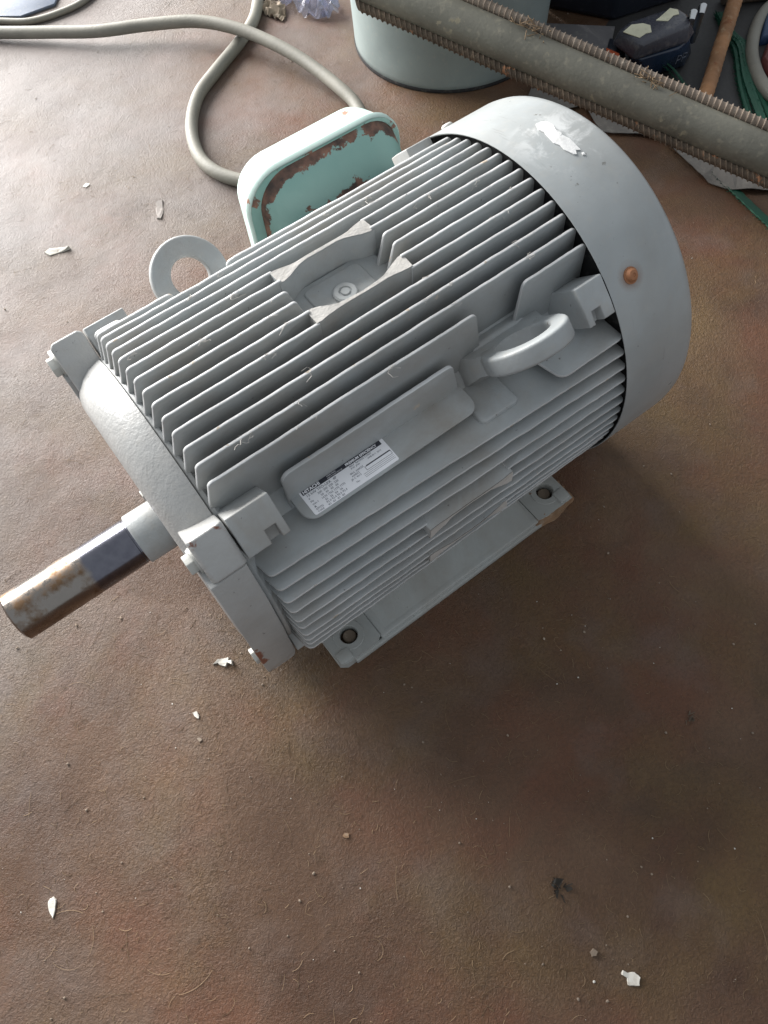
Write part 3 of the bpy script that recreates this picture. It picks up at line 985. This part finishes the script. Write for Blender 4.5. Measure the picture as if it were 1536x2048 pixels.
# grey drum
dr = MB()
DC = (805, 575)
fnz = lambda a, c, s: (DC[0] + c, DC[1] + s, a)
dr.lathe([(6, 0.01), (6, 138), (2, 142), (1, 145), (4, 147.4), (12, 148), (60, 149.5), (160, 152), (262, 154), (266, 157), (270, 157.5), (272, 155), (269, 152), (260, 151), (10, 144), (9, 0.01)], 96, fnz)
drum = thing('metal_drum', (805, 575, 0), 'grey-green round metal drum standing behind the leaning pipe', 'drum')
part('shell', dr, M_DRUM, drum, angle=40)
bd = MB()
bd.lathe([(0.4, 146.8), (0.4, 148.6), (3.2, 149.0), (5.5, 148.0)], 96, fnz)
part('base_rim', bd, M_BLACK, drum)

def crumple(outline, zbase, amp, nsub, seed, thick=0.0, fr=0.02, ridged=False):
    bm = bmesh.new()
    vs = [bm.verts.new((a, b, zbase)) for a, b in outline]
    bm.faces.new(vs)
    bmesh.ops.triangulate(bm, faces=bm.faces)
    bmesh.ops.subdivide_edges(bm, edges=bm.edges, cuts=nsub, use_grid_fill=True)
    bmesh.ops.triangulate(bm, faces=bm.faces)
    for v in bm.verts:
        nz = mnoise.noise(Vector((v.co.x*fr, v.co.y*fr, seed)))*0.7 + mnoise.noise(Vector((v.co.x*fr*2.7, v.co.y*fr*2.7, seed+4)))*0.5
        v.co.z = zbase + amp*(abs(nz)*1.6 if ridged else (nz*0.5 + 0.5))
    mb = MB()
    bm.verts.ensure_lookup_table()
    for i, v in enumerate(bm.verts): v.index = i
    mb.add([v.co.copy() for v in bm.verts], [tuple(v.index for v in f.verts) for f in bm.faces])
    bm.free()
    if thick:
        n = len(mb.v)
        mb.add([(a, b, c - thick) for a, b, c in mb.v[:n]], [tuple(reversed(f)) for f in mb.f])
    return mb
# leaning pipe with two ribbed bars
P0 = Vector((665.1, 426.2, 145)); P1 = Vector((872.9, 37.3, 60))
axis = (P1 - P0).normalized()
A = P0 - axis * 260; B = P1 + axis * 150
view = (Vector((29, -355, 718)) - (P0 + P1)/2).normalized()
e = axis.cross(view).normalized()       # towards the far side of the pipe
if e.y < 0 and e.x < 0:
    e = -e
root = thing('leaning_pipe', (B.x, B.y, 0), 'weathered steel pipe with ribbed bars along both sides leaning on the drum', 'pipe')
pm = MB()
PN = 40
def wob(t, s): return Vector((mnoise.noise(Vector((t*3, s, 0))), mnoise.noise(Vector((t*3, s, 9))), mnoise.noise(Vector((t*3, s, 5)))))*1.2
pm.tube([A + (B - A)*(i/PN) + wob(i/PN, 1) for i in range(PN+1)], 23.0, 32)
part('pipe', pm, M_PIPE, root, angle=50)
def rebar(off, lo, hi, rr, pitch, mat, label, slant):
    L = (hi - lo).length
    d = (hi - lo).normalized()
    sd = d.cross(view).normalized(); nn = sd.cross(d)
    n = int(L / pitch)
    seg = 16
    vs, cnt = [], 0
    rnd = random.Random(int(slant*10)+3)
    for i in range(n):
        wear = rnd.uniform(0.75, 1.1)
        for f, r in ((0.0, rr), (0.60, rr*1.0), (0.68, rr+1.7*wear), (0.80, rr+1.8*wear), (0.90, rr*1.01)):
            c = lo + d*((i+f)*pitch) + off + wob(i/60, 3)*0.8
            for k in range(seg):
                w = 2*math.pi*k/seg
                rib = abs(math.sin(w))**0.3 if r > rr*1.05 else 1.0
                q = rr + (r-rr)*1.0
                vs.append(c + (sd*math.cos(w) + nn*math.sin(w))*q + d*(slant*rr*math.cos(w)))
            cnt += 1
    fs = [(i*seg+k, i*seg+(k+1) % seg, (i+1)*seg+(k+1) % seg, (i+1)*seg+k) for i in range(cnt-1) for k in range(seg)]
    fs += [tuple(range(seg-1, -1, -1)), tuple(range((cnt-1)*seg, cnt*seg))]
    mb = MB().add(vs, fs)
    return part('ribbed_bar', mb, mat, root, label, angle=35)
rebar(e*27.5 - view*1, P0 - axis*250, P1 + axis*140, 6.0, 7.2, M_BARL, 'light rusty ribbed bar on the far side of the pipe', 0.1)
rebar(-e*26 + view*2, P0 - axis*108, P1 + axis*140, 6.2, 7.4, M_RUST, 'dark rusty ribbed bar on the near side of the pipe', 0.75)
# dried clumps of fibre on the far bar
for (t, sgn) in ((0.62, 1), (0.265, 1)):
    cl = MB()
    rnd = random.Random(int(t*100))
    c = P0 + (P1-P0)*t + e*24 + view*14
    for k in range(34):
        p = c + axis*rnd.gauss(0, 13) + e*rnd.gauss(0, 4) + view*rnd.gauss(0, 2)
        q = p + axis*rnd.gauss(0, 7) + e*rnd.gauss(0, 4) + view*rnd.uniform(-1, 4)
        m_ = (p+q)/2 + view*rnd.uniform(0, 3)
        cl.tube([p, m_, q], 0.5, 4)
    part('fibre_clump', cl, M_FIBRE, root)

# rusty rod lying behind the pipe and a rusty offcut under its far end
rd = MB()
_rp, _rr = [], []
_rn = random.Random(9)
for i in range(121):
    t = i/120
    _rp.append(Vector((922,176,14)).lerp(Vector((1200,349,40)), t) + wob(t*2, 7)*0.6)
    _rr.append(10.2 + (0.7 if i % 4 == 0 else 0.0) + _rn.uniform(-.25, .25))
rd.tube(_rp, _rr, 16)
solo('rusty_rod', rd, M_ROD, 'rusty brown round rod pointing up from behind the leaning pipe', 'rod', angle=50)
ro = MB(); ro.tube([(1165,348,14),(1215,318,14),(1262,290,14)], [13,14,13], 14)
solo('rusty_offcut', ro, M_RUST, 'short rusty bar lying under the end of the brown rod', 'bar', angle=50)

# dark cordless tool
tool = thing('cordless_tool', (960, 325, 0), 'dark cordless power tool lying behind the leaning pipe', 'power tool')
def poly3(mb, lo, hi, zl, zh):
    n = len(lo)
    mb.add([(a, b, zl) for a, b in lo] + [(a, b, zh) for a, b in hi], [tuple(range(n-1,-1,-1)), tuple(range(n, 2*n))] + [(i, (i+1) % n, n+(i+1) % n, n+i) for i in range(n)])
bt = MB()
poly3(bt, [(938,318),(950,292),(1005,276),(1040,292),(1048,330),(975,352)], [(913,312),(912,290),(972,272),(1002,276),(1015,305),(940,335)], 2, 46)
part('battery', bt, M_NAVY, tool, 'glossy navy battery of the tool', bevel=5, seg=3)
tp = MB()
poly3(tp, [(905,338),(902,290),(985,268),(1006,275),(1022,312),(945,350)], [(905.8,330.9),(906.1,286),(994.6,277),(1002.7,296.4),(1003,320),(932.9,335)], 47, 72)
part('housing', tp, M_TOOLGREY, tool, 'dusty grey top housing of the tool', bevel=6, seg=3)
ob = MB()
poly3(ob, [(915,350),(928,322),(945,330),(940,372)], [(905,344),(910,322),(928,330),(930,362)], 3, 40)
part('tool_nose', ob, M_DARK, tool, bevel=4)
og = MB()
poly3(og, [(915,347),(920,327),(905,314),(899,331)], [(890,333),(894,311),(880,297),(874,314)], 4, 53)
part('orange_button', og, M_ORANGE, tool, 'orange button of the tool', bevel=1)
for lab, (lo, zz) in {'a': ([(906,322),(926,326),(940,318),(944,308),(934,296),(926,299),(913,298)], 72.6), 'b': ([(958,311),(970,313),(993,318),(998,308),(992,300),(984,303),(969,299)], 72.6)}.items():
    st = MB(); poly3(st, lo, lo, zz-0.5, zz+0.3)
    part('sticker', st, M_YELLOW, tool, 'faded yellow sticker on the tool', smooth=False)
for (x, y) in ((1001, 284), (1021, 285)):
    ck = MB()
    ck.tube([(x+14, y+10, 20), (x+8, y+6, 50), (x+2, y+2, 76), (x-3, y-2, 80), (x-8, y-6, 74)], [5, 5, 5.4, 5.4, 4], 10)
    part('belt_hook', ck, M_STEEL, tool)
mk = MB()
for (ax_, bz) in ((0, 0), (9, 1)):
    mk.tube([(975+ax_, 271.4-ax_*0.2, 22+bz), (975+ax_, 270.6-ax_*0.2, 34+bz), (981+ax_, 269.6-ax_*0.2, 33+bz), (981+ax_, 270-ax_*0.2, 28+bz), (975+ax_, 271-ax_*0.2, 27+bz)], 0.6, 5)
part('battery_marking', mk, M_PRINT, tool)

# board, and a dark block added to darken and shade the top right
bx = MB()
poly3(bx, [(918,481),(990,404),(935,362),(880,440)], [(918,481),(990,404),(935,362),(880,440)], 0.4, 12)
solo('slate_board', bx, M_SLATE, 'flat grey board lying between the drum and the cordless tool', 'board', bevel=1)
cs = MB()
poly3(cs, [(955,525),(1010,425),(1130,395),(1250,470),(1100,640)], [(955,525),(1010,425),(1130,395),(1250,470),(1100,640)], 0.5, 260)
solo('shade_block', cs, M_DARK, 'added dark block standing in for the dark behind the cordless tool', 'shade block', bevel=8, seg=3)

mt = crumple([(915,330),(965,245),(955,150),(975,60),(1010,-40),(1330,-30),(1420,250),(1250,420),(1080,470),(985,420)], 0.8, 2.0, 5, 21.0, 0.0, 0.01)
solo('shade_sheet', mt, M_SHADE, 'added dark sheet standing in for shade under the tool, rod and green strap', 'mat')  # added sheet, its dark colour covers the lighter floor as shade
# green woven strap: loop by the tool, run under the rod and a tail in front of the pipe
def strap(path, w, th, flip=0.0):
    P = spline(path, 10)
    mb = MB()
    n = len(P)
    vs = []
    for i in range(n):
        t = (P[min(i+1, n-1)] - P[max(i-1, 0)]).normalized()
        s = t.cross(Vector((0, 0, 1))).normalized()
        s = (s*math.cos(flip) + Vector((0, 0, 1))*math.sin(flip))
        nn = s.cross(t).normalized()
        rib = 0.5 if i % 2 else 0.0
        for a, b in ((-w/2, th + rib), (-w/4, th*0.6 + rib), (0, th*1.2 + rib), (w/4, th*0.6 + rib), (w/2, th + rib), (w/2, 0), (-w/2, 0)):
            vs.append(P[i] + s*a + nn*b)
    m = 7
    fs = [(i*m+k, i*m+(k+1) % m, (i+1)*m+(k+1) % m, (i+1)*m+k) for i in range(n-1) for k in range(m)]
    mb.add(vs, fs)
    # frayed threads on the rim
    rnd = random.Random(int(w*10))
    for i in range(0, n-1):
        for k in range(3):
            f = rnd.random()
            p = P[i].lerp(P[i+1], f)
            t = (P[i+1]-P[i]).normalized(); s = t.cross(Vector((0, 0, 1))).normalized()
            a = p + s*w/2 + Vector((0, 0, th))
            mb.tube([a, a + s*rnd.uniform(2, 5) + t*rnd.uniform(-2, 2) + Vector((0, 0, rnd.uniform(0, 4)))], 0.4, 3)
    return mb
gs = thing('green_strap', (950, 200, 0), 'dark green woven strap snaking under the leaning pipe and the rod', 'strap')
part('strap_loop', strap([(930,312,1),(946,307,8),(962,302,14),(973,281,16),(968,247,10),(957,215,4),(948,190,2)], 14, 1.6, 0.7), M_GREEN, gs)
for j, (dx, dz, tw) in enumerate(((-9, 0, 0.25), (1, 2.5, -0.1), (11, 0.5, 0.35))):
    part('strap_run', strap([(1140+dx*0.3,330,2+dz),(1112+dx*0.5,285,3+dz),(1095+dx,250,4+dz),(1044+dx*1.2,195,4+dz),(1000+dx*1.4,135-dx*0.4,3+dz),(975+dx*1.6,100-dx*0.5,2+dz),(960+dx*1.8,70-dx*0.6,2+dz)], 10+j, 1.6, tw), M_GREEN, gs)
part('strap_tail', strap([(900,200,1.5),(884,162,1.5),(884,136,1.5),(874,100,1.5),(866,68,1.5),(851,-8,1.5),(842,-60,1.5)], 13, 1.6, 0.2), M_GREEN, gs)

# hose coil with blue and red things inside
hp = [(1260,290,9),(1201,287,9),(1153,270,9),(1100,235,9),(1068,201,9),(1049,172,9),(1040,150,9),(1036,120,9),(1046,90,9),(1080,75,9)]
hm = MB(); hm.tube(spline(hp, 8), 9.0, 14)
solo('grey_hose', hm, M_CABLE, 'curved grey hose at the top right edge beside the green strap', 'hose', angle=60)
bl = MB()
poly3(bl, [(1120,240),(1185,285),(1300,300),(1330,200),(1230,180)], [(1125,240),(1188,281),(1290,292),(1315,205),(1230,186)], 0.5, 16)
solo('blue_tray', bl, M_BLUE, 'dark blue plastic tray lying inside the curve of the grey hose', 'tray', bevel=3)
rb = MB()
poly3(rb, [(1064,170),(1080,205),(1130,232),(1200,210),(1150,110)], [(1069,172),(1084,203),(1130,227),(1190,208),(1146,118)], 0.6, 20)
solo('red_block', rb, M_RED, 'dull red block lying inside the curve of the grey hose', 'block', bevel=3)

# crumpled things: a folded sheet under the pipe, clear bag, brown lump
cr = crumple([(785,372),(790,322),(836,306),(812,250),(850,212),(866,180),(853,128),(848,86),(858,60),(895,26),(960,20),(985,150),(930,260),(880,330),(830,400)], 1.2, 9, 6, 3.0, 0.8, 0.018)
solo('grey_sheet', cr, M_FELT, 'crumpled grey sheet lying on the floor under the leaning pipe', 'sheet', smooth=False)
bg_ = crumple([(640,870),(648,800),(655,760),(668,736),(685,742),(702,730),(716,745),(720,800),(760,850),(700,900)], 1.5, 42, 6, 8.0, 0.0, 0.035, True)
solo('plastic_bag', bg_, M_BAG, 'crumpled clear plastic bag on the floor left of the drum', 'bag', smooth=False)
lu = crumple([(622,842),(612,812),(618,790),(624,776),(634,782),(646,800),(650,825),(640,845)], 0.6, 17, 5, 15.0, 0.0, 0.05, True)
solo('paper_scrap', lu, M_CARD, 'crumpled brown paper scrap beside the cable end near the bag', 'paper', smooth=False)
bp = MB()
poly3(bp, [(200,1180),(250,1130),(300,1085),(360,1078),(420,1150),(330,1290)], [(200,1180),(250,1130),(300,1085),(360,1078),(420,1150),(330,1290)], 0.5, 5)
solo('blue_plastic_sheet', bp, M_PALEBLUE, 'blue plastic sheet at the far left corner beyond the thin cable', 'sheet', bevel=1)

# ------------------------------------------------------------------ chips, stones, fibres on the floor
def chip(name, x, y, outline, label, th=1.2, tilt=0.0, mat=None, cat='chip'):
    mb = MB()
    rnd = random.Random(int(x*7 + y))
    fine = []
    for i, (a, b) in enumerate(outline):
        a2, b2 = outline[(i+1) % len(outline)]
        fine.append((a + rnd.uniform(-.3, .3), b + rnd.uniform(-.3, .3)))
        L = math.hypot(a2-a, b2-b)
        for t in (0.33, 0.66):
            fine.append((a + (a2-a)*t + rnd.uniform(-.07, .07)*L, b + (b2-b)*t + rnd.uniform(-.07, .07)*L))
    outline = fine
    n = len(outline)
    ca = rnd.uniform(0, 3.14)
    vs = [(x + a, y + b, 0.25) for a, b in outline] + [(x + a*0.93, y + b*0.93, 0.25 + th + tilt*a + 0.022*(a*math.cos(ca) + b*math.sin(ca))**2 * min(1, th) + rnd.uniform(0, 0.25)) for a, b in outline]
    mb.add(vs, [tuple(range(n-1, -1, -1)), tuple(range(n, 2*n))] + [(i, (i+1) % n, n+(i+1) % n, n+i) for i in range(n)])
    return solo(name, mb, mat or M_WHITE, label, cat, 'pale chips scattered on the floor', smooth=False)
chip('paint_chip', -4.4, -69.9, [(-9,4),(-4,2),(-3,-2),(1,-6),(4,-4),(7,-9),(9,-5),(6,-3),(8,0),(3,2),(-2,5)], 'jagged white chip on the floor just below the shaft side of the motor', 1.6, 0.1)
chip('paint_chip', -232.9, -164.5, [(-1,7.5),(4,8),(5,4),(2,-1),(-4,-8),(-4,-1)], 'white diamond-shaped chip near the left edge of the floor', 1.3, 0.06)
chip('paint_chip', 123.1, -493.3, [(-5,6),(-2,8),(0,4),(5,1),(6,-4),(1,-8),(-3,-5),(-6,-2),(-3,2)], 'cream shield-shaped chip in the dark foreground at the lower right', 1.4, -0.05)
chip('paint_chip', -50.8, -98.4, [(-2,4),(2,3),(2,-2),(0,-5),(-2,-1)], 'small white pointed chip below the shaft end', 1.2)
chip('paint_chip', 108.1, 550.2, [(-12,8),(-2,12),(10,2),(20,-8),(8,-7),(-8,-2)], 'white splash of paint on the floor left of the cable loop', 0.5)
chip('paint_chip', 257.5, 528.1, [(4,18),(12,14),(4,-4),(-8,-18),(-12,-14),(-4,4)], 'faint pale smear on the floor between the lifting eye and the cable', 0.2, mat=M_SMEAR, cat='smear')
chip('paint_chip', 1.7, -270.9, [(-2.5,2),(0,3),(3,0),(1,-2.5),(-2,-1)], 'tiny pinkish chip in the middle of the front floor', 0.8, mat=M_RUSTBR)
chip('pebble', 111.4, -463.0, [(-2,2),(2,2.5),(3,-1),(0,-3),(-3,-1)], 'tan pebble beside the cream chip in the foreground', 2.4, mat=M_STONE, cat='pebble')
chip('paint_chip', -60, -120, [(-1.5,2.5),(1.5,2),(2,-2),(-1,-2.5)], 'pale oval chip left of the small pointed chip', 0.9, mat=M_STONE)
chip('paint_chip', 200, 640, [(-5,2),(3,5),(6,-1),(-2,-4)], 'little white flake on the far left floor inside the cable curve', 0.6)
def leaf(x, y, label, col, s, seed):
    mb = MB(); rnd = random.Random(seed)
    for k in range(16):
        a = rnd.uniform(0, 6.28); r = rnd.uniform(0, s)
        p = Vector((x + r*math.cos(a), y + r*math.sin(a), 1)); q = p + Vector((rnd.gauss(0, s*.6), rnd.gauss(0, s*.4), rnd.uniform(0.5, 4)))
        w = Vector((rnd.gauss(0, 1), rnd.gauss(0, 1), 0)) * (s*0.16)
        mb.add([p - w, p + w, q + w*.6, q - w*.6], [(0, 1, 2, 3)])
    return solo('dirt_clump', mb, col, label, 'dirt clump', smooth=False)
leaf(120.6, -410.8, 'dark shredded clump of dirt in the shadowed foreground', paint('dark_dirt', (0.035, 0.028, 0.022), 0.9, 0.5, 0.5), 7, 3)
leaf(311.3, -380.7, 'small reddish clump on the dark floor near the right edge', M_RUST, 4.5, 5)

rnd = random.Random(21)
def floor_pt():
    # the part of the floor near the camera gets most of the litter
    while True:
        x = rnd.uniform(-420, 1000); y = rnd.uniform(-640, 1000)
        d = (Vector((x, y, 0)) - Vector((60, -300, 0))).length
        if rnd.random() < max(0.10, 1.0 - d/620):
            return x, y
fb = MB()
for k in range(3400):
    x, y = floor_pt()
    L = rnd.choice((3, 4, 5, 6, 8, 12)) * rnd.uniform(0.7, 1.2)
    a = rnd.uniform(0, 6.28); cv = rnd.gauss(0, 0.9)
    pts = []
    n = 4
    px, py = x, y
    for i in range(n+1):
        pts.append((px, py, 0.28 + 0.5*math.sin(math.pi*i/n)*rnd.random()))
        px += math.cos(a)*L/n; py += math.sin(a)*L/n
        a += cv/n*1.4 + rnd.gauss(0, 0.12)
    fb.tube(pts, rnd.choice((0.09, 0.11, 0.14, 0.18)), 3, cap=False)
for k in range(60):
    x, y = floor_pt(); a = rnd.uniform(0, 6.28); pts = []
    L = rnd.uniform(15, 34); cv = rnd.gauss(0, 1.2)
    for i in range(9):
        pts.append((x, y, 0.3 + 0.6*rnd.random())); x += math.cos(a)*L/8; y += math.sin(a)*L/8; a += cv/8
    fb.tube(pts, 0.15, 3, cap=False)
fo = link('floor_fibres', fb.mesh('floor_fibres'), M_FIBRE)
fo['kind'] = 'stuff'; fo['label'] = 'fine tan fibres and hairs trodden into the dirty floor'; fo['category'] = 'fibres'
def grit_mesh(name, cnt, smin, smax):
    g = MB()
    base = [(0,0,1),(0.9,0,0.45),(0.28,0.85,0.45),(-0.72,0.53,0.45),(-0.72,-0.53,0.45),(0.28,-0.85,0.45),(0.72,0.53,-0.4),(-0.28,0.85,-0.4),(-0.9,0,-0.4),(-0.28,-0.85,-0.4),(0.72,-0.53,-0.4),(0,0,-0.9)]
    fc = [(0,1,2),(0,2,3),(0,3,4),(0,4,5),(0,5,1),(1,6,2),(2,7,3),(3,8,4),(4,9,5),(5,10,1),(6,7,2),(7,8,3),(8,9,4),(9,10,5),(10,6,1),(11,7,6),(11,8,7),(11,9,8),(11,10,9),(11,6,10)]
    for k in range(cnt):
        x, y = floor_pt()
        s = smin + (smax - smin) * rnd.random()**3
        sx, sy, sz = (s*rnd.uniform(0.7, 1.3) for _ in range(3))
        a = rnd.uniform(0, 6.28); c_, s_ = math.cos(a), math.sin(a)
        g.add([(x + (p[0]*c_ - p[1]*s_)*sx*rnd.uniform(.8, 1.2), y + (p[0]*s_ + p[1]*c_)*sy*rnd.uniform(.8, 1.2), 0.2 + sz*0.6 + p[2]*sz*0.7) for p in base], fc)
    return g
go = link('floor_grit', grit_mesh('g', 620, 0.3, 1.5).mesh('floor_grit', smooth=False), M_STONE)
go['kind'] = 'stuff'; go['label'] = 'fine brown grit strewn over the floor'; go['category'] = 'grit'
g2 = link('pale_specks', grit_mesh('g', 150, 0.3, 1.0).mesh('pale_specks', smooth=False), M_WHITE)
g2['kind'] = 'stuff'; g2['label'] = 'tiny pale specks strewn over the floor'; g2['category'] = 'grit'

for o in bpy.data.objects:
    if '_wl' in o.keys():
        del o['_wl']
